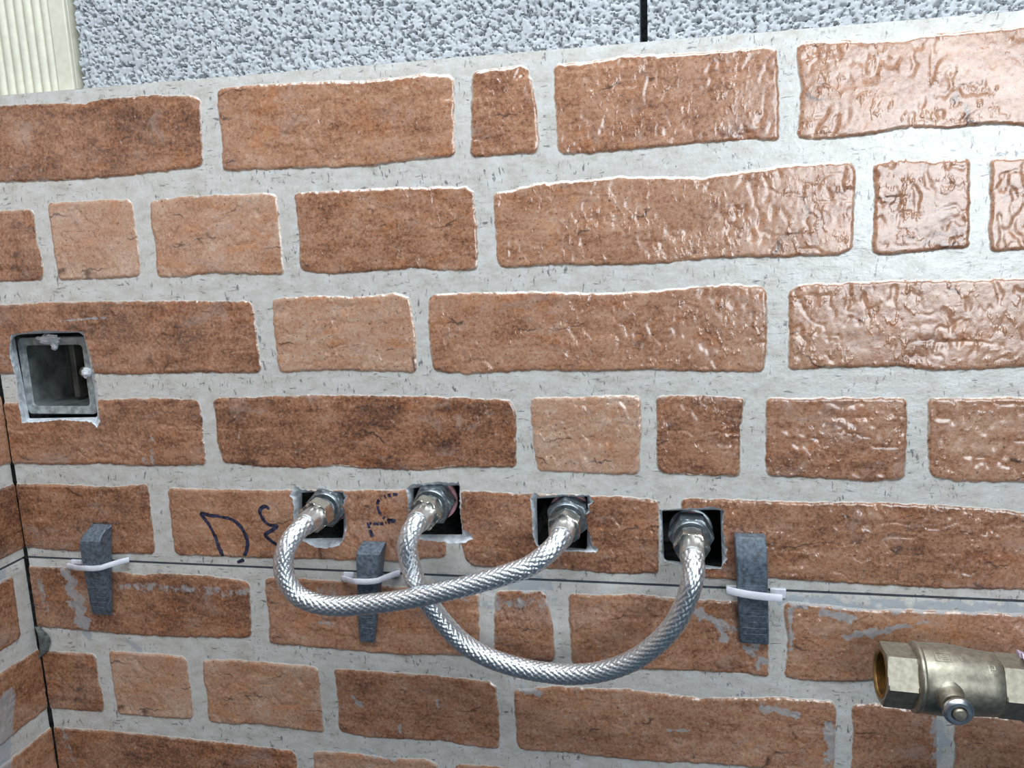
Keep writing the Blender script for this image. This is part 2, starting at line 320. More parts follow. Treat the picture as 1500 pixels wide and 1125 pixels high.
# ------------------------------------------------------------------ materials
class NT:
    def __init__(self, name):
        self.m = bpy.data.materials.new(name); self.m.use_nodes = True
        self.t = self.m.node_tree; self.bsdf = self.t.nodes['Principled BSDF']

    def n(self, typ, ins=None, **props):
        nd = self.t.nodes.new('ShaderNode' + typ)
        for k, v in props.items(): setattr(nd, k, v)
        for k, v in (ins or {}).items(): self.put(nd.inputs[k], v)
        return nd

    def put(self, sock, v):
        if isinstance(v, bpy.types.NodeSocket): self.t.links.new(v, sock)
        else: sock.default_value = v

    def math(self, op, a, b=0.0, clamp=False):
        nd = self.n('Math', operation=op, use_clamp=clamp); self.put(nd.inputs[0], a); self.put(nd.inputs[1], b); return nd.outputs[0]

    def mix(self, f, a, b, blend='MIX'):
        nd = self.n('Mix', data_type='RGBA', blend_type=blend)
        self.put(nd.inputs[0], f); self.put(nd.inputs[6], a); self.put(nd.inputs[7], b); return nd.outputs[2]

    def noise(self, vec, scale, detail=3, rough=0.55, dist=0.0):
        return self.n('TexNoise', {'Vector': vec, 'Scale': scale, 'Detail': detail, 'Roughness': rough, 'Distortion': dist}).outputs['Fac']

    def scaled(self, vec, s):
        return self.n('VectorMath', {0: vec, 1: s}, operation='MULTIPLY').outputs[0]

    def ramp(self, f, stops):
        nd = self.n('ValToRGB', {'Fac': f}); cr = nd.color_ramp
        while len(cr.elements) < len(stops): cr.elements.new(0.5)
        for e, (p, c) in zip(cr.elements, stops): e.position = p; e.color = (*c, 1)
        return nd.outputs['Color']

    def range(self, v, a, b, c=0.0, d=1.0):
        return self.n('MapRange', {'Value': v, 'From Min': a, 'From Max': b, 'To Min': c, 'To Max': d}, interpolation_type='SMOOTHSTEP').outputs[0]

    def attr(self, name, out='Fac'):
        return self.n('Attribute', attribute_name=name, attribute_type='GEOMETRY').outputs[out]

    def bump(self, pairs):
        prev = None
        for h, dist, st in pairs:
            b = self.n('Bump', {'Height': h, 'Distance': dist, 'Strength': st})
            if prev is not None: self.t.links.new(prev, b.inputs['Normal'])
            prev = b.outputs['Normal']
        self.t.links.new(prev, self.bsdf.inputs['Normal'])

    def set(self, **k):
        for n_, v in k.items(): self.put(self.bsdf.inputs[n_.replace('_', ' ')], v)
        return self.m


def brick_material():
    T = NT('fired_brick_glaze')
    p = T.attr('print', 'Vector')
    tint = T.attr('tint'); edge = T.attr('edge'); smear = T.attr('smear')
    big = T.noise(p, 34, 4, .6); streak = T.noise(T.scaled(p, (26, 150, 1)), 1.0, 4, .6, .4); fine = T.noise(p, 480, 5, .78)
    mid = T.noise(p, 130, 4, .65, .5)
    f = T.math('ADD', T.math('ADD', T.math('MULTIPLY', tint, .72), .16), T.math('MULTIPLY', T.math('SUBTRACT', big, .5), .8))
    f = T.math('ADD', f, T.math('MULTIPLY', T.math('SUBTRACT', streak, .5), .6))
    f = T.math('ADD', f, T.math('MULTIPLY', T.math('SUBTRACT', mid, .5), .6))
    f = T.math('ADD', f, T.math('MULTIPLY', T.math('SUBTRACT', fine, .5), 1.5))
    col = T.ramp(f, [(0.0, (.080, .036, .024)), (.22, (.225, .094, .048)), (.42, (.375, .176, .095)), (.65, (.475, .260, .162)), (.85, (.53, .330, .228)), (1.0, (.60, .42, .32))])
    # patches burnt orange and patches dusted pinkish grey
    col = T.mix(T.math('MULTIPLY', T.range(T.noise(T.scaled(p, (.7, 1.3, 1)), 52, 5, .65, .6), .52, .68), .55), col, T.mix(1.0, col, (1.08, .82, .55, 1), 'MULTIPLY'))
    col = T.mix(T.math('MULTIPLY', T.range(T.noise(T.scaled(p, (.9, 1.4, 7)), 44, 5, .7, .8), .54, .70), .45), col, (.43, .30, .25, 1))
    # dark crack lines and pores of the print
    warp = T.n('VectorMath', {0: p, 1: T.scaled(T.n('TexNoise', {'Vector': p, 'Scale': 70, 'Detail': 4}).outputs['Color'], (.016, .016, .016))}, operation='ADD').outputs[0]
    vor = T.n('TexVoronoi', {'Vector': T.scaled(warp, (11, 34, 1)), 'Scale': 1.0}, feature='DISTANCE_TO_EDGE').outputs['Distance']
    crack = T.math('MULTIPLY', T.range(vor, .022, .0), T.range(T.noise(p, 48, 3), .53, .62))
    col = T.mix(T.math('MULTIPLY', crack, .75), col, (.035, .018, .014, 1))
    pore = T.range(T.noise(p, 560, 2, .5), .63, .70)
    col = T.mix(T.math('MULTIPLY', pore, .65), col, (.05, .028, .02, 1))
    chalk = T.range(T.noise(T.scaled(p, (1, .7, 1)), 420, 2, .6), .65, .73)
    col = T.mix(T.math('MULTIPLY', chalk, .45), col, (.62, .50, .42, 1))
    # lime wash along the brick edges
    w = T.math('SUBTRACT', T.math('MULTIPLY', T.noise(p, 75, 4, .65), 9.5), edge)
    wash = T.range(w, 3.1, 4.8)
    col = T.mix(T.math('MULTIPLY', wash, .62), col, (.50, .44, .36, 1))
    # the printed joint colour runs up the bevelled edge
    bev = T.range(T.math('ADD', edge, T.math('MULTIPLY', T.math('SUBTRACT', T.noise(p, 300, 4, .7), .5), 1.6)), .55, 1.35, 1.0, 0.0)
    col = T.mix(bev, col, (.52, .485, .43, 1))
    # grey adhesive smeared on the face
    sm = T.range(T.math('ADD', smear, T.math('MULTIPLY', T.math('SUBTRACT', T.noise(T.scaled(p, (1, .6, 1)), 240, 6, .75), .5), 2.0)), .38, .72)
    col = T.mix(T.math('MULTIPLY', sm, .72), col, (.36, .37, .385, 1))
    drops = T.math('MULTIPLY', T.range(T.noise(T.scaled(p, (1, .6, 1)), 300, 2, .45), .48, .80), T.range(T.noise(p, 46, 3), .47, .58))
    T.bump([(drops, .0009, .42), (T.noise(p, 420, 4, .6), .00035, .16), (T.noise(p, 1300, 3), .00012, .22)])
    rough = T.math('ADD', T.math('ADD', .25, T.math('MULTIPLY', bev, .40)), T.math('MULTIPLY', sm, .3))
    return T.set(Base_Color=col, Roughness=rough, IOR=2.0)


def grout_material():
    T = NT('pale_printed_joint')
    p = T.attr('print', 'Vector'); smear = T.attr('smear')
    f = T.math('ADD', T.math('MULTIPLY', T.noise(T.scaled(p, (1, 1.6, 1)), 85, 5, .65), .65), T.math('MULTIPLY', T.noise(T.scaled(p, (1.4, .7, 1)), 480, 4, .75), .35))
    col = T.ramp(f, [(.30, (.36, .33, .29)), (.42, (.54, .505, .45)), (.55, (.63, .605, .575)), (.72, (.73, .72, .715))])
    mark = T.math('MULTIPLY', T.range(T.noise(T.scaled(p, (520, 170, 1)), 1.0, 3, .6, .6), .585, .66), T.range(T.noise(p, 52, 3), .45, .57))
    mark2 = T.math('MULTIPLY', T.range(T.noise(T.scaled(p, (150, 600, 1)), 1.0, 3, .6, .6), .58, .68), T.range(T.noise(p, 60, 3), .47, .60))
    col = T.mix(T.math('MULTIPLY', T.math('MAXIMUM', mark, mark2), .8), col, (.10, .10, .11, 1))
    sm = T.range(T.math('ADD', smear, T.math('MULTIPLY', T.math('SUBTRACT', T.noise(p, 210, 5, .7), .5), 1.4)), .38, .68)
    col = T.mix(T.math('MULTIPLY', sm, .8), col, (.34, .37, .40, 1))
    T.bump([(T.noise(T.scaled(p, (1, 1.5, 1)), 110, 5, .6), .0010, .28), (T.noise(p, 420, 4, .65), .0003, .28)])
    return T.set(Base_Color=col, Roughness=T.math('ADD', .32, T.math('MULTIPLY', sm, .3)), IOR=2.0)


def concrete_material():
    T = NT('pumice_concrete')
    p = T.n('NewGeometry').outputs['Position']
    f = T.math('ADD', T.math('MULTIPLY', T.noise(p, 90, 4, .6), .6), T.math('MULTIPLY', T.noise(p, 700, 3, .7), .4))
    col = T.ramp(f, [(.25, (.33, .345, .36)), (.5, (.44, .46, .48)), (.72, (.52, .54, .555))])
    grain = T.range(T.noise(p, 380, 3, .6), .62, .68)
    col = T.mix(T.math('MULTIPLY', grain, .8), col, (.05, .055, .06, 1))
    T.bump([(T.noise(p, 700, 3, .6), .0003, .3)])
    return T.set(Base_Color=col, Roughness=.85)


def plain(name, col, rough=.5, metal=0.0, var=0.12, scale=200, bump=None, **k):
    T = NT(name)
    p = T.n('NewGeometry').outputs['Position']
    n = T.noise(p, scale, 4, .6)
    lo = tuple(max(0, c * (1 - var * 2)) for c in col) + (1,); hi = tuple(min(1, c * (1 + var * 2)) for c in col) + (1,)
    c = T.mix(T.range(n, .3, .7), lo, hi)
    if bump: T.bump([(T.noise(p, bump[0], 4, .6), bump[1], bump[2])])
    return T.set(Base_Color=c, Roughness=T.math('ADD', rough - .05, T.math('MULTIPLY', n, .1)), Metallic=metal, **k)


M_BRICK = brick_material(); M_GROUT = grout_material(); M_CONC = concrete_material()
M_BISQUE = plain('white_bisque', (.62, .65, .68), .75, bump=(900, .0003, .6))
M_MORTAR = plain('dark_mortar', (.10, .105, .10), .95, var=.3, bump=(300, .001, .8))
M_SEAM = plain('seam_shade', (.05, .06, .075), .9)  # near-black colour standing for the shade in the open tile seam
M_FOAM = plain('olive_filler', (.20, .20, .14), .9, var=.35, bump=(260, .002, .8))
M_CREAM = plain('cream_plastic', (.66, .64, .52), .5, var=.03)
M_STEEL = plain('braided_stainless', (.86, .88, .90), .40, 1.0, .04)
M_CRIMP = plain('bright_crimp', (.82, .82, .82), .36, 1.0, .04)
M_NUT = plain('nickel_plated_nut', (.66, .62, .54), .26, 1.0, .06)
M_FIT = plain('galvanised_fitting', (.25, .28, .30), .36, .85, .15, 400, bump=(700, .0002, .4))
M_GASKET = plain('pink_fibre_gasket', (.62, .30, .32), .6)
M_WEDGE = plain('grey_plastic_wedge', (.105, .130, .160), .5, 0, .22, 420, bump=(500, .0004, .5))
M_CLIP = plain('white_plastic_clip', (.74, .74, .80), .4, 0, .04)
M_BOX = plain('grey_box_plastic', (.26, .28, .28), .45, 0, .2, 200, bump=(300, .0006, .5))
M_BOXSIDE = plain('shaded_box_side', (.10, .11, .11), .45, 0, .25, 60)  # box sides coloured darker than the rim, for shade in the recess
M_BOXDARK = plain('shaded_box_inside', (.05, .048, .038), .45, 0, .3, 60)  # deepest box parts darker still, shade put into the colour
M_PLASTER = plain('plaster_lump', (.72, .74, .77), .8, bump=(500, .001, .8))
M_INK = plain('blue_black_ink', (.026, .026, .055), .4, 0, .5, 500)
M_BRASS = plain('satin_cast_brass', (.40, .36, .285), .46, .9, .10, 300, bump=(1200, .0001, .5))
M_BORE = plain('brass_bore', (.42, .26, .10), .4, .9)
M_ZINC = plain('zinc_plated_steel', (.70, .72, .74), .34, 1.0, .08)
M_PIPE = plain('grey_steel_pipe', (.35, .36, .37), .4, .8)
M_FILM = plain('lilac_plastic_film', (.66, .54, .70), .3, 0, .15, 120)


# ------------------------------------------------------------------ tiled walls
def smear_at(x, y):
    s = np.zeros_like(x); rag = .9 * perlin(x / 6, y / 6, 101) + .5 * perlin(x / 2.2, y / 2.2, 102)
    bx0_, bx1_, by0_, by1_ = x.min() - 15, x.max() + 15, y.min() - 15, y.max() + 15
    for x0, y0, x1, y1, r, st in SMEARS:
        if max(x0, x1) < bx0_ or min(x0, x1) > bx1_ or max(y0, y1) < by0_ or min(y0, y1) > by1_: continue
        dx, dy = x1 - x0, y1 - y0
        t = np.clip(((x - x0) * dx + (y - y0) * dy) / (dx * dx + dy * dy + 1e-6), 0, 1)
        d = np.hypot(x - x0 - t * dx, y - y0 - t * dy) + r * rag
        s = np.maximum(s, st * (1 - sstep(r * .2, r * 1.6, d)))
    return s


def relief(u, v):
    """height of the brick faces above the joints, mm, in print coordinates"""
    base = 1.0 + .22 * perlin(u / 26, v / 14, 1)
    pits = sstep(.06, .42, perlin(u / 4.6, v / 8.0, 2)) * sstep(-.35, .25, perlin(u / 30, v / 24, 3))
    lumps = .06 * perlin(u / 3.2, v / 3.8, 4) + .03 * perlin(u / 1.7, v / 1.7, 5)
    vein = sstep(.10, .0, np.abs(perlin(u / 26 + .3 * perlin(u / 7, v / 7, 8), v / 17, 6))) * sstep(-.1, .2, perlin(u / 40, v / 30, 7))
    return base - .38 * pits + lumps - .30 * vein


def inside(poly, x, y):
    px = np.array([q[0] for q in poly]); py = np.array([q[1] for q in poly]); c = np.zeros(x.shape, bool)
    j = len(px) - 1
    for i in range(len(px)):
        hit = ((py[i] > y) != (py[j] > y)) & (x < (px[j] - px[i]) * (y - py[i]) / (py[j] - py[i] + 1e-12) + px[i])
        c ^= hit; j = i
    return c


def dense(poly, step, jit=0.0, seed=0):
    out = []
    n = len(poly)
    for i in range(n):
        a = np.array(poly[i]); b = np.array(poly[(i + 1) % n]); k = max(1, int(np.linalg.norm(b - a) / step))
        for q in range(k):
            p = a + (b - a) * q / k
            out.append(p + jit * np.array([perlin(p[0] / 1.9, p[1] / 1.9, seed), perlin(p[0] / 1.9, p[1] / 1.9, seed + 3)]))
    return np.array(out)


HOLE_FRONT = {k: dense(v[0], .8, .55, 11) for k, v in HOLES.items()}
HOLE_BACK = {k: v[1] for k, v in HOLES.items()}


def interp_line(pts, q, axis):
    a = sorted((p[axis], p[1 - axis]) for p in pts)
    return np.interp(q, [t[0] for t in a], [t[1] for t in a])


class BrickDef:
    def __init__(self, top, bot, left, right, cutleft=False, dy=0.0):
        self.t, self.b, self.l, self.r, self.cut, self.dy = top, bot, left, right, cutleft, dy

    def bounds(self):
        xs = [p[0] for p in self.t + self.b + self.l + self.r]; ys = [p[1] + self.dy for p in self.t + self.b]
        return min(xs), max(xs), min(ys), max(ys)

    def edge(self, x, y):
        y = y - self.dy
        dy = np.minimum(interp_line(self.t, x, 0) - y, y - interp_line(self.b, x, 0))
        dl = x - interp_line(self.l, y, 1)
        if self.cut: dl = dl + 40
        dx = np.minimum(dl, interp_line(self.r, y, 1) - x)
        r = 4.5
        corner = r - np.hypot(np.maximum(r - dx, 0), np.maximum(r - dy, 0))
        e = np.where((dx < r) & (dy < r), corner, np.minimum(dx, dy))
        return e + .55 * perlin(x / 6, y / 6, 21) + .35 * perlin(x / 2.1, y / 2.1, 22)

    def height(self, x, y, e):
        return -.45 + (relief(x, y - self.dy) + .45) * sstep(-.6, 2.6, e)


def make_brick(bd, tint, parent, place, res, holes=()):
    x0, x1, y0, y1 = bd.bounds()
    if not bd.cut: x0 -= 1.5
    x1 += 1.5; y0 -= 1.5; y1 += 1.5
    nx = int((x1 - x0) / res) + 2; ny = int((y1 - y0) / res) + 2
    gx, gy = np.meshgrid(np.linspace(x0, x1, nx), np.linspace(y0, y1, ny))
    hs = [h for h in holes if h[:, 0].max() > x0 and h[:, 0].min() < x1 and h[:, 1].max() > y0 and h[:, 1].min() < y1]
    if not hs:
        x, y = gx.ravel(), gy.ravel(); e = bd.edge(x, y)
        idx = np.arange(nx * ny).reshape(ny, nx)
        f = np.stack([idx[:-1, :-1], idx[:-1, 1:], idx[1:, 1:], idx[1:, :-1]], -1).reshape(-1, 4)
        f = f[(e[f] > -1.3).any(1)]
    else:
        x, y = gx.ravel(), gy.ravel(); keep = np.ones(x.shape, bool)
        for h in hs:
            dmin = np.min(np.hypot(x[:, None] - h[None, :, 0], y[:, None] - h[None, :, 1]), 1)
            keep &= ~inside(h, x, y) & (dmin > .35)
        pts = [Vector(q) for q in zip(x[keep], y[keep])]; edges = []
        for h in hs:
            b = len(pts); n = len(h); pts += [Vector(q) for q in h]
            edges += [(b + i, b + (i + 1) % n) for i in range(n)]
        r = delaunay_2d_cdt(pts, edges, [], 0, 1e-6)
        x = np.array([q[0] for q in r[0]]); y = np.array([q[1] for q in r[0]]); f = np.array([list(q) for q in r[2]])
        e = bd.edge(x, y)
        cx, cy = x[f].mean(1), y[f].mean(1)
        ok = (e[f] > -1.3).any(1) & (cx > x0) & (cx < x1) & (cy > y0) & (cy < y1)
        for h in hs: ok &= ~inside(h, cx, cy)
        f = f[ok]
        a, b_, c_ = f[:, 0], f[:, 1], f[:, 2]
        flip = ((x[b_] - x[a]) * (y[c_] - y[a]) - (x[c_] - x[a]) * (y[b_] - y[a])) < 0
        f[flip] = f[flip][:, ::-1]
    used, inv = np.unique(f, return_inverse=True)
    f = inv.reshape(f.shape); x, y, e = x[used], y[used], e[used]
    h = bd.height(x, y, e)
    pr = np.stack([x * MM, (y - bd.dy) * MM, np.zeros_like(x)], 1)
    v = place(x, y, h)
    at = {'print': pr, 'tint': np.full(len(x), tint), 'edge': np.clip(e, 0, 20), 'smear': smear_at(x, y) if place is W else smear_side(x, y)}
    return mesh_obj('brick', v, f, M_BRICK, parent, True, v.mean(0), at)


def make_plate(name, x0, x1, y0, y1, parent, place, holes=(), dy=0.0, step=4.0):
    """one ceramic tile: joint-level face with its holes, and the 9 mm thick rim"""
    gx, gy = np.meshgrid(np.arange(x0 + step, x1 - 1, step), np.arange(y0 + step, y1 - 1, step))
    x, y = gx.ravel(), gy.ravel(); keep = np.ones(x.shape, bool)
    for h in holes:
        keep &= ~inside(h, x, y) & (np.min(np.hypot(x[:, None] - h[None, :, 0], y[:, None] - h[None, :, 1]), 1) > .8)
    pts = [Vector(q) for q in zip(x[keep], y[keep])]; edges = []
    rim = dense([(x0, y0), (x1, y0), (x1, y1), (x0, y1)], 4.0)
    for h in [rim] + list(holes):
        b = len(pts); n = len(h); pts += [Vector(q) for q in h]; edges += [(b + i, b + (i + 1) % n) for i in range(n)]
    r = delaunay_2d_cdt(pts, edges, [], 0, 1e-6)
    x = np.array([q[0] for q in r[0]]); y = np.array([q[1] for q in r[0]]); f = np.array([list(q) for q in r[2]])
    cx, cy = x[f].mean(1), y[f].mean(1); ok = np.ones(len(f), bool)
    for h in holes: ok &= ~inside(h, cx, cy)
    f = f[ok]; a, b_, c_ = f[:, 0], f[:, 1], f[:, 2]
    flip = ((x[b_] - x[a]) * (y[c_] - y[a]) - (x[c_] - x[a]) * (y[b_] - y[a])) < 0
    f[flip] = f[flip][:, ::-1]
    ed = np.minimum(np.minimum(x - x0, x1 - x), np.minimum(y - y0, y1 - y))
    h = .12 * perlin(x / 17, (y - dy) / 11, 31) - .25 * (1 - sstep(0, .6, ed))
    n0 = len(x); k = len(rim)
    rf = place(rim[:, 0], rim[:, 1], np.full(k, -.25)); rb = place(rim[:, 0], rim[:, 1], np.full(k, -9.0))
    v = np.vstack([place(x, y, h), rf, rb])
    side = []
    for i in range(k):
        j = (i + 1) % k
        side += [(n0 + i, n0 + k + i, n0 + k + j), (n0 + i, n0 + k + j, n0 + j)]
    f = np.vstack([f, np.array(side)])
    ax = np.concatenate([x, rim[:, 0], rim[:, 0]]); ay = np.concatenate([y, rim[:, 1], rim[:, 1]])
    at = {'print': np.stack([ax * MM, (ay - dy) * MM, np.zeros_like(ax)], 1), 'smear': smear_at(ax, ay) if place is W else smear_side(ax, ay)}
    return mesh_obj(name, v, f, M_GROUT, parent, True, np.zeros(3), at, 40)


def cut_edge(front, back, parent, surf):
    """broken ceramic between the ragged glaze edge and the straight cut at the tile's back"""
    c = np.mean(back, 0)

    def toback(p):
        d = p - c; best = 1e9
        for i in range(4):
            a = np.array(back[i]); b = np.array(back[(i + 1) % 4]); e = b - a
            den = d[0] * e[1] - d[1] * e[0]
            if abs(den) < 1e-9: continue
            t = ((a[0] - c[0]) * e[1] - (a[1] - c[1]) * e[0]) / den
            s = ((a[0] - c[0]) * d[1] - (a[1] - c[1]) * d[0]) / den
            if t > 0 and -1e-6 <= s <= 1 + 1e-6: best = min(best, t)
        return c + d * best
    bk = np.array([toback(p) for p in front])
    n = len(front)
    h0 = surf(front[:, 0], front[:, 1])
    w = np.clip(.12 + .12 * perlin(front[:, 0] / 2, front[:, 1] / 2, 41), .02, .3)[:, None]
    m1 = front + (bk - front) * w + (c - front) / np.linalg.norm(c - front, axis=1)[:, None] * .4
    m1h = h0 - 1.1 - .5 * perlin(front[:, 0] / 1.5, front[:, 1] / 1.5, 42)
    m2 = front * .35 + bk * .65; m2h = np.full(n, -5.0)
    v = np.vstack([W(front[:, 0], front[:, 1], h0 + .02), W(m1[:, 0], m1[:, 1], m1h), W(m2[:, 0], m2[:, 1], m2h), W(bk[:, 0], bk[:, 1], np.full(n, -9.2))])
    f = []
    for r in range(3):
        for i in range(n):
            j = (i + 1) % n
            f.append((r * n + i, r * n + j, (r + 1) * n + j, (r + 1) * n + i))
    o = mesh_obj('cut_edge', v, np.array(f), M_BISQUE, parent, True, v.mean(0), None, 50)
    o['label'] = 'chipped white ceramic around a cut opening'
    return o


def smear_side(x, y):
    s = np.zeros_like(x)
    for x0, y0, x1, y1, r in ((34, -300, 46, -345, 8), (20, -215, 60, -218, 5)):
        dx, dy = x1 - x0, y1 - y0
        t = np.clip(((x - x0) * dx + (y - y0) * dy) / (dx * dx + dy * dy), 0, 1)
        s = np.maximum(s, .8 * (1 - sstep(r * .55, r * 1.35, np.hypot(x - x0 - t * dx, y - y0 - t * dy))))
    return s


# the wall behind the tiles, with a recess behind every cut opening
def back_shell():
    S = Shape()
    X0, X1, Y0, Y1, H = -466, 330, -530, 60, -12.0
    rects = []
    for k, q in HOLE_BACK.items():
        xs = [p[0] for p in q]; ys = [p[1] for p in q]
        rects.append((min(xs) - 5, max(xs) + 5, min(ys) - 5, max(ys) + 5))
    xs = sorted({X0, X1, *[r[0] for r in rects], *[r[1] for r in rects]}); ys = sorted({Y0, Y1, *[r[2] for r in rects], *[r[3] for r in rects]})
    for i in range(len(xs) - 1):
        for j in range(len(ys) - 1):
            cx, cy = (xs[i] + xs[i + 1]) / 2, (ys[j] + ys[j + 1]) / 2
            if any(r[0] < cx < r[1] and r[2] < cy < r[3] for r in rects): continue
            b = len(S.v); S.v += [(xs[i], ys[j], H), (xs[i + 1], ys[j], H), (xs[i + 1], ys[j + 1], H), (xs[i], ys[j + 1], H)]; S.f.append((b, b + 1, b + 2, b + 3))
    for a, c, e, g in rects:
        D = -62.0
        S.loft([[(a, e, H), (c, e, H), (c, g, H), (a, g, H)], [(a, e, D), (c, e, D), (c, g, D), (a, g, D)]], cap1=True)
    S.box(X0, X1, Y0, Y1, -110, -64)
    return S.build('wall_back', M_MORTAR, None, False, None, (0, 0, 0))


wall_back = tag(back_shell(), kind='structure')
wall_back['label'] = 'back wall clad with brick patterned ceramic tiles below grey blocks'

fronts = list(HOLE_FRONT.values())
panel_top = make_plate('tile_panel', LEFT, RIGHT, SEAM, TOP, wall_back, W, fronts, 0.0)
panel_low = make_plate('tile_panel', LEFT, RIGHT, SEAM - PITCH + 1.0, SEAM - 1.6, wall_back, W, (), -PITCH)
panel_top['label'] = 'upper brick patterned tile with square cut openings'
panel_low['label'] = 'lower brick patterned tile smeared with grey adhesive'
DEFS = []
for name, tint, t, b, l, r in BRICKS:
    cut = l[0][0] < LEFT + 1
    for panel, dy in ((panel_top, 0.0), (panel_low, -PITCH)):
        bd = BrickDef(t, b, l, r, cut, dy)
        y0 = bd.bounds()[2]
        if dy == 0: DEFS.append(bd)
        make_brick(bd, tint, panel, W, .8 if y0 > -395 else 2.0, fronts if dy == 0 else ())
# the bricks beyond the right edge of the picture that finish each row
ROWS = [(93, 44), (31, -18.5), (-31.5, -80.5), (-94, -142), (-155, -204.5)]
for (ya, yb), xa in zip(ROWS, (268, 263, 275, 248, 313)):
    for panel, dy in ((panel_top, 0.0), (panel_low, -PITCH)):
        bd = BrickDef([(xa, ya), (RIGHT - 5, ya)], [(xa, yb), (RIGHT - 5, yb)], [(xa, ya), (xa, yb)], [(RIGHT - 5, ya), (RIGHT - 5, yb)], False, dy)
        make_brick(bd, .4, panel, W, 2.0)


def surface(x, y):
    x = np.asarray(x, float); y = np.asarray(y, float)
    h = .12 * perlin(x / 17, y / 11, 31)
    for bd in DEFS:
        x0, x1, y0, y1 = bd.bounds()
        m = (x > x0 - 2) & (x < x1 + 2) & (y > y0 - 2) & (y < y1 + 2)
        if m.any():
            e = bd.edge(x[m], y[m]); h[m] = np.maximum(h[m], np.where(e > -1.3, bd.height(x[m], y[m], e), -9))
    return h


for k in HOLES:
    cut_edge(HOLE_FRONT[k], HOLE_BACK[k], panel_top, surface)


# the left wall, at right angles: its own tiles; coordinates are (distance from the corner, height)
def side_place(u, y, h):
    u = np.asarray(u, float); y = np.asarray(y, float); h = np.asarray(h, float)
    return np.stack([(-450.3 + h) * MM, -u * MM, y * MM + Z0], -1)


S = Shape()
S.box(-560, -461, -530, 300, -110, 420)
wall_left = tag(S.build('wall_left', M_MORTAR, None, False, None, (0, 0, 0)), kind='structure')
wall_left['label'] = 'left wall clad with brick patterned tiles, meeting the corner'


def mirror_faces(o):
    # (distance, height) run right-handed the other way round on this wall
    o.data.flip_normals()


side_top = make_plate('tile_panel', .6, 420, SEAM, TOP, wall_left, side_place, (), 0.0, 6)
side_low = make_plate('tile_panel', 1.3, 420, SEAM - PITCH + 1.0, SEAM - 1.6, wall_left, side_place, (), -PITCH, 6)
for o in (side_top, side_low): mirror_faces(o)
SIDE = [[(12.5, 150), (173, 118), (302, 110)], [(2, 44), (56, 186), (252, 164)], [(2, 128), (140, 95), (246, 170)], [(2, 66), (78, 178), (267, 148)], [(2, 170), (182, 108), (301, 115)]]
for (ya, yb), row in zip(ROWS, SIDE):
    for panel, dy in ((side_top, 0.0), (side_low, -PITCH)):
        for i, (ua, ln) in enumerate(row):
            ub = ua + ln
            if ua == 2: ua = .6 if dy == 0 else 1.3
            wob = lambda s: float(1.3 * perlin(s, ya / 7, 51))
            tp = [(q, ya + wob(q / 23)) for q in np.linspace(ua, ub, 6)]; bt = [(q, yb + wob(q / 21 + 9)) for q in np.linspace(ua, ub, 6)]
            bd = BrickDef(tp, bt, [(ua, ya), (ua + 1, yb)], [(ub, ya), (ub + 1, yb)], ua < 3, dy)
            o = make_brick(bd, (.35, .3, .5, .55, .12)[ROWS.index((ya, yb))] if i == 0 else .4, panel, side_place, .9 if i == 0 else 2.2)
            mirror_faces(o)


S = Shape(); S.box(LEFT, RIGHT, SEAM - 1.5, SEAM - .1, -9, -.45); S.build('seam_shade_strip', M_SEAM, wall_back, False)['label'] = 'thin dark strip for the shade in the seam between upper and lower tile'  # dark strip laid in the tile gap to stand for its shade
S = Shape(); S.box(-459, -450.75, SEAM - 1.5, SEAM - .1, 2, 420); S.build('seam_shade_strip', M_SEAM, wall_left, False)['label'] = 'thin dark strip for the shade in the seam between upper and lower tile'


# rough grey blocks above the tiles
def worley(x, y, cell, seed):
    r = np.random.default_rng(seed); tab = r.random((64, 64, 2))
    xi = np.floor(x / cell).astype(int); yi = np.floor(y / cell).astype(int)
    f1 = np.full(x.shape, 1e9); f2 = np.full(x.shape, 1e9)
    for i in (-1, 0, 1):
        for j in (-1, 0, 1):
            o = tab[(xi + i) % 64, (yi + j) % 64]
            d = np.hypot((xi + i + o[..., 0]) * cell - x, (yi + j + o[..., 1]) * cell - y)
            f2 = np.minimum(f2, np.maximum(f1, d)); f1 = np.minimum(f1, d)
    return f1, f2


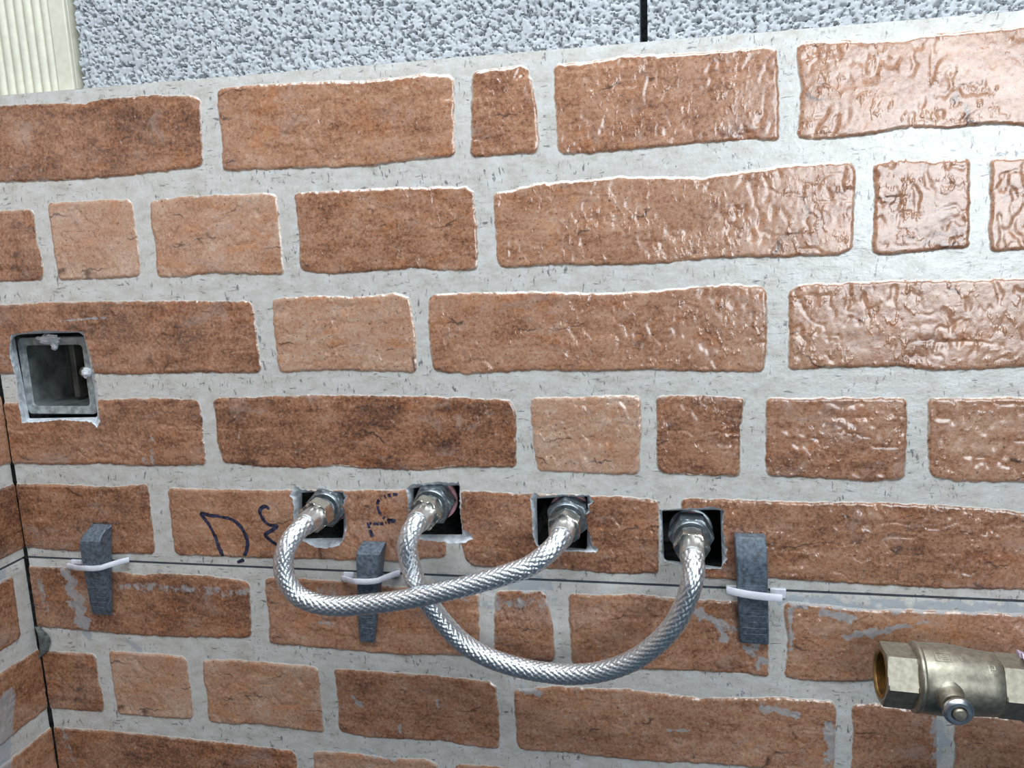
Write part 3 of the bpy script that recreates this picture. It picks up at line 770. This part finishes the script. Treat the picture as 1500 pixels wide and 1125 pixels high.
def concrete_block(x0, x1, y0, y1, ragged, label, seed):
    xs = np.arange(x0, x1 + .01, .7); ys = np.concatenate([np.arange(y0, 88, 4.0), np.arange(88, min(y1, 176), .7), np.arange(184, y1 + .1, 6.0)])
    gx, gy = np.meshgrid(xs, ys)
    wx = gx + 1.0 * perlin(gx / 3, gy / 3, 61 + seed); wy = gy + 1.0 * perlin(gx / 3, gy / 3, 62 + seed)
    f1, f2 = worley(wx * .8, wy * 1.1, 2.7, seed); g1, g2 = worley(wx + 31, wy + 17, 4.6, seed + 5)
    h = -1.7 * (1 - sstep(.05, .6, f2 - f1)) * sstep(-.15, .25, perlin(gx / 3.5, gy / 3.5, 63)) - 1.9 * (1 - sstep(.05, .8, g2 - g1)) * sstep(.0, .35, perlin(gx / 5, gy / 5, 64))
    h += .3 * perlin(gx / 12, gy / 12, 65) + .25 * sstep(0, 1.3, f2 - f1) - 2.2 * sstep(.45, .6, perlin(gx / 3.4, gy / 3.4, 67))
    h = h - 13.5
    px = gx.copy()
    if ragged: px[:, :4] += (1.6 * perlin(gy[:, :4] / 5, gy[:, :4] / 9, 68) + .9 * perlin(gy[:, :4] / 1.7, 0 * gy[:, :4], 69)) * np.array([1, .8, .5, .2])
    ny, nx = gx.shape
    idx = np.arange(nx * ny).reshape(ny, nx)
    f = np.stack([idx[:-1, :-1], idx[:-1, 1:], idx[1:, 1:], idx[1:, :-1]], -1).reshape(-1, 4)
    v = W(px.ravel(), gy.ravel(), h.ravel())
    ring = np.concatenate([idx[0, :], idx[1:, -1], idx[-1, -2::-1], idx[-2:0:-1, 0]])
    b = len(v); back = v[ring].copy(); back[:, 1] = 110 * MM
    v = np.vstack([v, back]); k = len(ring); ar = np.arange(k); nxt = (ar + 1) % k
    f = np.vstack([f, np.stack([ring, b + ar, b + nxt, ring[nxt]], 1)])
    o = mesh_obj('concrete_block', v, f, M_CONC, wall_back, True, v.mean(0), None, 60)
    o['label'] = label
    return o


concrete_block(-366.5, -17.6, 62, 255, True, 'long rough grey block left of the dark vertical joint', 3)
concrete_block(-13.6, 330, 62, 255, False, 'rough grey block right of the dark vertical joint', 9)
S = Shape(); S.box(-18.5, -12.5, 62, 250, -110, -50)  # dark strip standing for the shade between the two blocks
S.build('joint_shade_strip', M_MORTAR, wall_back, False)['label'] = 'dark strip for the shade deep inside the block joint'
xs, ys = np.meshgrid(np.linspace(-372, -362, 12), np.linspace(64, 240, 140))
hh = -26 + 3.5 * perlin(xs / 4, ys / 5, 71) + 1.5 * perlin(xs / 1.5, ys / 1.5, 72)
idx = np.arange(xs.size).reshape(xs.shape)
o = mesh_obj('joint_filler', W(xs.ravel(), ys.ravel(), hh.ravel()), np.stack([idx[:-1, :-1], idx[:-1, 1:], idx[1:, 1:], idx[1:, :-1]], -1).reshape(-1, 4), M_FOAM, wall_back)
o['label'] = 'olive filler between cream panel and block'
# lump of dark mortar in the corner
S = Shape()
rings = []
for i in range(7):
    t = i / 6; y = -262 - 24 * t
    wv = 4.6 * math.sin(math.pi * (.12 + .8 * t)) + .8 * float(perlin(t * 5, 2, 81))
    rings.append([(-450 + wv * 2.5 * q + .3 * float(perlin(t * 7, q * 5, 82)), y + .5 * float(perlin(q * 4, t * 6, 83)), -1 + 4.6 * math.sin(math.pi * (.06 + .8 * q))) for q in np.linspace(0, 1, 9)])
S.loft(rings, False)
S.build('mortar_lump', M_MORTAR, wall_back)['label'] = 'dark mortar crumb wedged in the tiled corner'

# ------------------------------------------------------------------ marker writing on the upper tile
def ink(name, pts, width, parent, label, gaps=()):
    P3, s = catmull([(x, y, 0) for x, y in pts], .5)
    t = np.gradient(P3, axis=0); t /= np.linalg.norm(t, axis=1)[:, None] + 1e-9
    nrm = np.stack([-t[:, 1], t[:, 0]], 1)
    K = 5; w = width * (.85 + .25 * perlin(s / 6, s * 0, 91)); w[0] *= .5; w[-1] *= .5
    px = np.stack([P3[:, 0] + nrm[:, 0] * w * q for q in np.linspace(-.5, .5, K)], 1); py = np.stack([P3[:, 1] + nrm[:, 1] * w * q for q in np.linspace(-.5, .5, K)], 1)
    h = surface(px.ravel(), py.ravel()) + .16
    idx = np.arange(px.size).reshape(px.shape)
    f = np.stack([idx[:-1, :-1], idx[1:, :-1], idx[1:, 1:], idx[:-1, 1:]], -1).reshape(-1, 4)
    if gaps:
        row = np.arange(len(P3) - 1); broken = perlin(s[:-1] / 1.6, s[:-1] * 0, 92) > gaps
        f = f.reshape(len(P3) - 1, K - 1, 4)[~broken].reshape(-1, 4)
    v = W(px.ravel(), py.ravel(), h)
    o = mesh_obj(name, v, f, M_INK, parent, True, v.mean(0))
    o['label'] = label
    return o


ink('marker_letter', MARKS['d_stroke'], 2.7, panel_top, 'dark blue hand written letter D')
ink('marker_letter', MARKS['d_foot'], 2.7, panel_top, 'short dark dash below the letter D')
ink('marker_letter', MARKS['d_dot'], 3.2, panel_top, 'thick foot of the letter D')
ink('marker_letter', MARKS['e'], 2.7, panel_top, 'dark blue zigzag letter beside the D')
ink('marker_letter', MARKS['s'], 2.4, panel_top, 'patchy dark blue zigzag between two openings', gaps=.25)

# ------------------------------------------------------------------ cream ribbed panel at the top left
root = tag(empty('ribbed_panel', -420, 70, -17), 'cream ribbed plastic panel standing upright beside the grey block', 'panel')
S = Shape(); S.box(-470, -371.2, 64, 250, -24, -13); S.build('back_plate', M_CREAM, root, True, 30, bevel=.8)
S = Shape(); S.box(-382.5, -371.2, 64, 250, -13, -10); S.build('flat_margin', M_CREAM, root, True, 30, bevel=.7)
for i in range(13):
    xc = -386.3 - 6.35 * i
    prof = [(xc + 3.1 * math.cos(a), -13.2 + 2.6 * math.sin(a)) for a in np.linspace(0, math.pi, 13)]
    S = Shape(); S.loft([[(x, 64, h) for x, h in prof], [(x, 250, h) for x, h in prof]], False)
    S.build('rib', M_CREAM, root)

# ------------------------------------------------------------------ recessed socket box
xs = [p[0] for p in HOLE_BACK['box']]; ys = [p[1] for p in HOLE_BACK['box']]
bx0, bx1, by0, by1 = min(xs) + 1.0, max(xs) - .8, min(ys) + 3.0, max(ys) - 3.0
root = tag(empty('socket_box', (bx0 + bx1) / 2, by0, -30), 'grey plastic electrical box sunk in the tiled wall near the left corner', 'electrical box')


def rrect(x0, x1, y0, y1, r, h, n=5):
    out = []
    for cx, cy, a in ((x1 - r, y1 - r, 0), (x0 + r, y1 - r, 90), (x0 + r, y0 + r, 180), (x1 - r, y0 + r, 270)):
        for k in range(n): t = math.radians(a + 90 * k / (n - 1)); out.append((cx + r * math.cos(t), cy + r * math.sin(t), h))
    return out


S = Shape()
S.loft([rrect(bx0, bx1, by0, by1, 4, -52), rrect(bx0, bx1, by0, by1, 4, -10.2), rrect(bx0 + .6, bx1 - .6, by0 + .6, by1 - .6, 4, -9.6), rrect(bx0 + 5, bx1 - 5, by0 + 5, by1 - 5, 3, -9.8), rrect(bx0 + 5.5, bx1 - 5.5, by0 + 5.5, by1 - 5.5, 3, -11)])
S.build('rim', M_BOX, root)
S = Shape()
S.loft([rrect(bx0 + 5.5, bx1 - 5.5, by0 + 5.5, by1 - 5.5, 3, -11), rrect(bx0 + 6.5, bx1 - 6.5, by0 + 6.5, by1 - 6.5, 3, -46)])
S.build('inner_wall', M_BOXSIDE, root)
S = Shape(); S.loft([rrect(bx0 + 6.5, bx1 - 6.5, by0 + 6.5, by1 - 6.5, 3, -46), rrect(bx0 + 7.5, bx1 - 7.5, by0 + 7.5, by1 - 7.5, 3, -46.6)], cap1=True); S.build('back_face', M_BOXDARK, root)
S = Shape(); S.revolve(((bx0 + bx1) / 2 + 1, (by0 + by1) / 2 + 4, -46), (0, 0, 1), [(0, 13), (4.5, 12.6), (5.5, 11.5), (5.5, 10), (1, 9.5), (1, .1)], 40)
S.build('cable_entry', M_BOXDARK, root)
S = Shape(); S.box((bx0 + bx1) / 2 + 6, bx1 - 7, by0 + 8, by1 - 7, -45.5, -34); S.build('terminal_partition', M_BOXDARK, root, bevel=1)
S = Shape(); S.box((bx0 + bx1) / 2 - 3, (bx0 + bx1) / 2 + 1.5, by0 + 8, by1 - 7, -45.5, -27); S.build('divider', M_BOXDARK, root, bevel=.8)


def blob(name, c, r, mat, parent, seed, amp=.35, sc=(1, 1, 1), label=None):
    S = Shape(); rings = []
    for i in range(1, 12):
        a = math.pi * i / 12; ring = []
        for k in range(18):
            b = 2 * math.pi * k / 18
            d = (math.sin(a) * math.cos(b), math.cos(a), math.sin(a) * math.sin(b))
            rr = r * (1 + amp * float(perlin(d[0] * 2.3 + d[2] * 1.7, d[1] * 2.3 - d[2] * 1.1, seed)))
            ring.append((c[0] + d[0] * rr * sc[0], c[1] + d[1] * rr * sc[1], c[2] + d[2] * rr * sc[2]))
        rings.append(ring)
    S.loft(rings, True, True, True)
    o = S.build(name, mat, parent)
    if label: o['label'] = label
    return o


S = Shape(); S.revolve((bx1 - 6.0, (by0 + by1) / 2 + 2.5, -22), (0, 0, 1), [(0, 3.9), (12, 3.9), (13, 3.2), (13, .1)], 24); S.build('screw_post', M_BOXDARK, root)
blob('plaster_lump', (bx1 - 3.0, (by0 + by1) / 2 + 2.5, -8.3), 3.1, M_PLASTER, root, 3, .3, (1, 1.1, .9), 'white plaster lump on the screw post')
blob('plaster_lump', ((bx0 + bx1) / 2 - 1, by1 - 1.0, -8.5), 4.2, M_PLASTER, root, 4, .5, (1.9, .75, .7), 'pale plaster crust over the top rim')
blob('plaster_lump', ((bx0 + bx1) / 2 + 2, by1 - 5.5, -9.0), 2.3, M_PLASTER, root, 5, .4, (1, 1.2, .8), 'drip of plaster below the top rim')
blob('plaster_lump', (bx0 + 23, by0 + 18, -44), 4.0, M_PLASTER, root, 6, .4, (.8, 1.3, .5), 'pale splash at the bottom of the box')

# ------------------------------------------------------------------ pipe fittings in the four openings
FIT = [(-219.0, -166.9), (-147.9, -163.3), (-63.2, -169.7), (9.8, -178.7)]
FLAB = ['grey hexagonal pipe fitting in the square opening nearest the written D', 'grey hexagonal pipe fitting with a pink gasket in the second opening from the left',
        'grey hexagonal pipe fitting in the third opening from the left', 'grey hexagonal pipe fitting in the opening beside the right wedge']
for i, (x, y) in enumerate(FIT):
    root = tag(empty('pipe_fitting', x, y, -40), FLAB[i], 'pipe fitting', 'pipe fittings in the wall openings')
    ax = (0, 0, 1); st = (.3, .55, .1, .5)[i]; gr = (12.6, 13.4, 12.7, 11.6)[i]
    Shape().hexnut((x, y, 0), ax, -9, 3.5, 26.5, 6.5, st).build('hex_body', M_FIT, root, sharp=30)
    Shape().revolve((x, y, 0), ax, [(3.5, 11.2), (4.6, 10.9), (5.2, 10.2), (5.2, 6.0)]).build('shoulder', M_FIT, root)
    Shape().revolve((x, y, 0), ax, [(-60, 11.5), (-15, 11.5), (-14, 13.0), (-11.4, 13.0), (-11, 12.4), (-11, 5)]).build('socket_flange', M_FIT, root)
    Shape().revolve((x, y, 0), ax, [(-11, gr), (-9.0, gr), (-9.0, 6)]).build('gasket', M_GASKET, root)['label'] = 'pink fibre gasket'
    prof = []
    for k in range(9): prof += [(5.0 + k * .7, 7.0), (5.35 + k * .7, 7.8)]
    Shape().revolve((x, y, 0), ax, prof, 36).build('threaded_neck', M_FIT, root)

# ------------------------------------------------------------------ braided hoses
R_HOSE = 5.4


def hose(pts, ends, label):
    root = tag(empty('braided_hose', *pts[0]), label, 'hose', 'braided hoses between the wall openings')
    # leave each nut straight out of the wall before bending
    (xa, ya), (xb, yb) = FIT[ends[0]], FIT[ends[1]]
    ctrl = [(xa, ya, 25), (xa, ya, 29), (xa, ya, 33)] + [p for p in pts[1:-1]] + [(xb, yb, 33), (xb, yb, 29), (xb, yb, 25)]
    path, s = catmull(ctrl, .26)
    t, n, bn = frames(path)
    NA = 84; th = np.linspace(0, 2 * math.pi, NA, endpoint=False)
    NS, LP = 12, 2.35
    SS, TT = np.meshgrid(s, th, indexing='ij')
    a = NS * TT / (2 * math.pi) + SS / (2 * LP) ; b = NS * TT / (2 * math.pi) - SS / (2 * LP)
    over = np.sin(math.pi * a) * np.sin(math.pi * b)
    pa = np.abs(np.sin(math.pi * a)) ** .8; pb = np.abs(np.sin(math.pi * b)) ** .8
    hA = .42 * pa + .22 * over; hB = .42 * pb - .22 * over
    wires = .035 * np.where(hA > hB, np.cos(2 * math.pi * 4 * a), np.cos(2 * math.pi * 4 * b))
    r = R_HOSE + np.maximum(hA, hB) + wires
    v = path[:, None, :] + r[..., None] * (np.cos(TT)[..., None] * n[:, None, :] + np.sin(TT)[..., None] * bn[:, None, :])
    idx = np.arange(v.shape[0] * NA).reshape(-1, NA); nx = np.roll(idx, -1, 1)
    f = np.stack([idx[:-1], nx[:-1], nx[1:], idx[1:]], -1).reshape(-1, 4)
    q = v.reshape(-1, 3)
    mesh_obj('braided_sleeve', W(q[:, 0], q[:, 1], q[:, 2]), f, M_STEEL, root)
    for i in ends:
        x, y = FIT[i]
        Shape().hexnut((x, y, 0), (0, 0, 1), 9.8, 21.0, 20.6, 6.3, (.15, .35, .0, .5)[i]).build('coupling_nut', M_NUT, root, sharp=30)
        pf = [(20.5, 7.6), (21.4, 7.4), (21.8, 6.3), (22.4, 6.25)]
        Sx = Shape(); rings = []
        for d, rr, fl in ((20.0, 6.8, 0), (22.0, 6.9, .0), (22.6, 6.9, .05), (32.4, 6.8, .05), (33.2, 6.7, 0), (33.8, 6.3, 0), (33.8, 5.0, 0)):
            rings.append([(x + (rr + fl * math.cos(16 * u)) * math.cos(u), y + (rr + fl * math.cos(16 * u)) * math.sin(u), d) for u in np.linspace(0, 2 * math.pi, 96, endpoint=False)])
        Sx.loft(rings).build('ferrule', M_CRIMP, root)
    return root


hose(HOSES['front'], (0, 2), 'shorter braided steel hose arching in front, joining first and third openings')
hose(HOSES['rear'], (1, 3), 'longer braided steel hose hanging lowest, joining second and fourth openings')

# ------------------------------------------------------------------ tile levelling wedges and their clips
def wedge(xt, xb, yt, yb, wt, wb, prof, label, chip=None):
    """prof: list of (fraction down the length, h) along the front face"""
    root = tag(empty('levelling_wedge', xb, yb, 1), label, 'wedge', 'grey plastic tile wedges along the seam')
    S = Shape(); rings = []
    for fr, h in prof:
        x = xt + (xb - xt) * fr; y = yt + (yb - yt) * fr; w = (wt + (wb - wt) * fr) / 2
        rings.append([(x - w, y, 1.6), (x - w, y, h - .7), (x - w + .7, y, h), (x + w - .7, y, h), (x + w, y, h - .7), (x + w, y, 1.6)])
    if chip:
        chip(rings)
    S.loft(rings, True, True, True)
    S.build('wedge_body', M_WEDGE, root, sharp=25)
    # moulded ridges across the sloping face
    k0 = 3
    for i in range(9):
        fr = .42 + .06 * i
        hh_ = float(np.interp(fr, [p[0] for p in prof], [p[1] for p in prof]))
        x = xt + (xb - xt) * fr; y = yt + (yb - yt) * fr; w = (wt + (wb - wt) * fr) / 2 - 1.4
        S = Shape(); S.box(x - w, x + w, y - .25, y + .25, hh_ - .5, hh_ + .10); S.build('grip_ridge', M_WEDGE, root, bevel=.2)
    return root


def chip_left(rings):
    for i in (0, 1, 2):
        rings[i][1] = (rings[i][1][0] + 2.5 - i, rings[i][1][1], rings[i][1][2] - 2.5 + .8 * i)
        rings[i][2] = (rings[i][2][0] + 2.0 - .6 * i, rings[i][2][1], rings[i][2][2] - 1.0)
    rings[0][4] = (rings[0][4][0] - 1, rings[0][4][1] - 1, rings[0][4][2] - 3)


WP = [(0, 4.0), (.03, 8.0), (.07, 12.0), (.12, 14.2), (.2, 14.2), (.42, 11.5), (.96, 4.2), (1.0, 3.0)]
wedge(-384.0, -392.6, -183, -249.5, 15.5, 15.0, WP, 'chipped grey plastic wedge below the electrical box, leftmost on the seam', chip_left)
wedge(-187.3, -197.4, -188.5, -258, 15.6, 10.5, [(0, 4.5), (.02, 9.0), (.06, 13.8), (.12, 14.0), (.42, 10.5), (.93, 4.0), (1.0, 2.8)], 'narrow grey plastic wedge behind the front hose')
wedge(42.7, 46.4, -175, -243, 17.2, 16.6, [(0, 8.6), (.015, 9.4), (.14, 12.8), (.2, 13.2), (.45, 10.5), (.98, 4.5), (1.0, 3.8)], 'broad clean grey plastic wedge right of the last opening')


def clip(ctrl, feet, label, tall=3.4):
    xs_ = [p[0] for p in ctrl]
    root = tag(empty('levelling_clip', sum(xs_) / len(xs_), ctrl[0][1], 0), label, 'tile clip', 'white plastic tile clips in the seam')
    path, s = catmull(ctrl, .6)
    t, n, bn = frames(path)
    S = Shape(); rings = []
    upv = np.array([0, 1.0, 0])
    for i in range(len(path)):
        o_ = np.cross(t[i], upv); o_ /= np.linalg.norm(o_)
        rings.append([tuple(path[i] + upv * tall / 2 * a + o_ * b_) for a, b_ in ((-1, -.7), (-.8, -.9), (.8, -.9), (1, -.7), (1, .7), (.8, .9), (-.8, .9), (-1, .7))])
    S.loft(rings, True, True, True)
    S.build('strap', M_CLIP, root, sharp=40)
    for x0, x1, y0, y1 in feet:
        S = Shape(); S.box(x0, x1, y0, y1, -.5, 1.0); S.build('foot', M_CLIP, root, bevel=.4)
    return root


clip([(-416, -215.0, .8), (-411, -214.6, 3.0), (-402, -213.2, 8.0), (-394, -211.3, 11.8), (-387, -210.8, 13.0), (-381, -210.3, 12.2), (-376, -209.5, 8.5), (-371, -208.8, 4.0), (-367, -208.6, .8)], [(-413, -405, -214.0, -210.6)], 'white plastic clip holding the chipped leftmost wedge')
clip([(-212.0, -215.0, .8), (-208, -214.4, 3.5), (-202, -213, 8.5), (-197, -211.5, 12.3), (-190, -211, 13.0), (-184, -210.5, 12.3), (-180.5, -210.2, 8.5), (-176, -209.8, 3.5), (-172.5, -209.6, .6)], [(-211, -204, -214.5, -210.8), (-179, -173, -212.5, -210.6)], 'white plastic clip holding the wedge behind the front hose')
clip([(30.0, -207.4, 9.2), (34, -207.8, 10.4), (40, -208.4, 11.4), (45, -208.9, 11.6), (52, -209.5, 11.5), (60.5, -210.4, 10.6)], [(30, 36, -213, -208.6), (55, 64, -215, -209.2)], 'white plastic clip across the broad clean right wedge', 4.2)

# ------------------------------------------------------------------ ball valve at the lower right
A0 = Vector((107.9, -238.0, 38.0)); AX = (Vector((170.0, -241.2, 37.0)) - A0).normalized()
root = tag(empty('ball_valve', 140, -258, 38), 'satin brass ball valve hanging in front of the lower right bricks', 'valve')
st = math.pi / 6
Shape().hexnut(A0, AX, 0.0, 15.6, 33.5, 12.6, st).build('hex_end', M_BRASS, root, sharp=30)
Shape().revolve(A0, AX, [(-.1, 12.9), (-.4, 12.4), (.2, 11.6)] + [(1 + k * .8 + .4 * j, 11.2 + .6 * j) for k in range(14) for j in (0, 1)] + [(13, 9), (13, .1)], 44).build('bore', M_BORE, root)['label'] = 'threaded brass bore'
Shape().revolve(A0, AX, [(14.5, 12), (15.4, 16.4), (16.2, 18.2), (17.2, 18.5), (18.4, 18.2), (18.7, 17.6), (19.3, 17.9), (24, 18.3), (32, 18.4), (38, 18.0), (44, 17.1), (50, 16.5), (55.6, 16.2), (56.4, 15.4), (56.8, 12)], 64).build('valve_body', M_BRASS, root, sharp=50)
Shape().hexnut(A0, AX, 56.4, 71.0, 33.0, 9.0, st).build('hex_end', M_BRASS, root, sharp=30)
SC = A0 + AX * 29.4
sx, sy = SC.x, SC.y
Shape().revolve((sx, sy, 0), (0, 0, 1), [(46, 11.5), (53, 9.0), (55.5, 7.0), (57, 6.0), (61.5, 5.8), (62.2, 5.4), (62.2, 2)], 40).build('stem_neck', M_BRASS, root)
Shape().revolve((sx, sy, 0), (0, 0, 1), [(62, 4.2), (67.2, 4.2), (67.2, 2)], poly=4, start=.5).build('stem_square', M_BRASS, root, sharp=30)
Shape().revolve((sx, sy, 0), (0, 0, 1), [(66.6, 2.5), (66.6, 6.6), (67.2, 7.1), (68.6, 7.1), (69.6, 6.3), (70.1, 5.6), (70.1, 3.9), (69.4, 3.5), (68.6, 3.3)], 48).build('flange_nut', M_ZINC, root)['label'] = 'shiny zinc plated flange nut'
Shape().revolve((sx, sy, 0), (0, 0, 1), [(66, 3.2), (70.9, 3.2), (71.5, 2.6), (71.7, .1)], 28).build('stem_tip', M_BRASS, root)
# cast marks on the body: a framed sign, a short bar and a small loop
def on_body(d, ang):
    e1 = (Vector((0, 1, 0)) - AX * AX.y).normalized(); e2 = AX.cross(e1)
    r = float(np.interp(d, [17, 24, 32, 38, 44, 50, 56], [18.4, 18.3, 18.4, 18.0, 17.1, 16.5, 16.2])) - .05
    return A0 + AX * d + (e1 * math.cos(ang) + e2 * math.sin(ang)) * r, (e1 * math.cos(ang) + e2 * math.sin(ang))


def cast(strokes, name, label):
    S = Shape()
    for (d0, a0), (d1, a1) in strokes:
        rings = []
        for k in range(5):
            t = k / 4
            p, nn = on_body(d0 + (d1 - d0) * t, a0 + (a1 - a0) * t)
            dr = (AX * (d1 - d0) + nn.cross(AX) * (a1 - a0) * -18).normalized()
            sd = dr.cross(nn).normalized() * .35
            rings.append([tuple(p + sd), tuple(p + sd + nn * .35), tuple(p - sd + nn * .35), tuple(p - sd)])
        S.loft(rings, True, True, True)
    S.build(name, M_BRASS, root)['label'] = label


sgn = 1 if (AX.cross((Vector((0, 1, 0)) - AX * AX.y).normalized())).z > 0 else -1
q = lambda d, a: (d, sgn * a)
cast([(q(23.5, .30), q(31, .30)), (q(31, .30), q(31, .56)), (q(31, .56), q(23.5, .56)), (q(23.5, .56), q(23.5, .30)), (q(25.4, .36), q(25.4, .50)), (q(25.4, .43), q(29, .43)), (q(27.2, .36), q(29.2, .36)), (q(29.2, .36), q(29.2, .50)), (q(27.2, .50), q(29.2, .50))], 'cast_mark', 'small framed cast mark')
cast([(q(35, .36), q(36.4, .5))], 'cast_mark', 'short cast bar')
cast([(q(49, .5), q(49, .78)), (q(49, .5), q(51.8, .5)), (q(51.8, .5), q(51.8, .64)), (q(51.8, .64), q(49, .64))], 'cast_mark', 'small cast letter P')
# pipe that carries the valve, turning into the wall beyond the picture
pe = A0 + AX * 71
root = tag(empty('supply_pipe', 262, pe.y, 0), 'grey steel pipe carrying the brass valve at the right edge', 'pipe')
path, s = catmull([tuple(A0 + AX * 64), tuple(pe), (210, -243, 37), (236, -244, 36), (252, -244.5, 30), (258, -245, 16), (258, -245, 2), (258, -245, -11)], 2.0)
t, n, bn = frames(path)
S = Shape(); S.loft([[tuple(path[i] + 10.4 * (n[i] * math.cos(u) + bn[i] * math.sin(u))) for u in np.linspace(0, 2 * math.pi, 28, endpoint=False)] for i in range(len(path))])
S.build('pipe_run', M_PIPE, root)
Shape().revolve((258, -245, 0), (0, 0, 1), [(.2, 24), (1.6, 24), (2.6, 22.5), (5, 13), (5.2, 10)]).build('wall_rosette', M_ZINC, root)
# crumpled film wrapped round the pipe behind the valve
S = Shape(); rings = []
for i in range(15):
    d = 68.6 + i * 2.6; c = A0 + AX * d
    e1 = Vector((0, 1, 0)); e2 = Vector((0, 0, 1)); ring = []
    for k in range(72):
        u = 2 * math.pi * k / 72
        r = 16.0 + 3.2 * float(perlin(math.cos(u) * 2.4 + d / 6, math.sin(u) * 2.4, 95)) + 2.0 * float(perlin(math.cos(u) * 6 + d / 3, math.sin(u) * 6, 96)) + (2.5 if i < 2 else 0) * max(0, float(perlin(u * 2, 1, 97)))
        ring.append(tuple(c + AX * 1.6 * float(perlin(u * 2.2, i, 98)) + (e1 * math.cos(u) + e2 * math.sin(u)) * r))
    rings.append(ring)
S.loft(rings)
# a loose flap hanging below
fl = []
for i in range(9):
    t_ = i / 8
    fl.append([(186 - 7 * t_ + 14 * w_, -253 - 20 * t_ * (1 - .35 * w_) + 1.5 * float(perlin(t_ * 4, w_ * 4, 99)), 40 + 5 * float(perlin(t_ * 3, w_ * 3, 94))) for w_ in np.linspace(0, 1, 9)])
S.loft(fl, False)
o = S.build('plastic_film', M_FILM, None)
sol = o.modifiers.new('thickness', 'SOLIDIFY'); sol.thickness = .4 * MM
tag(o, 'crumpled lilac plastic film wrapped on the pipe behind the valve', 'plastic film')
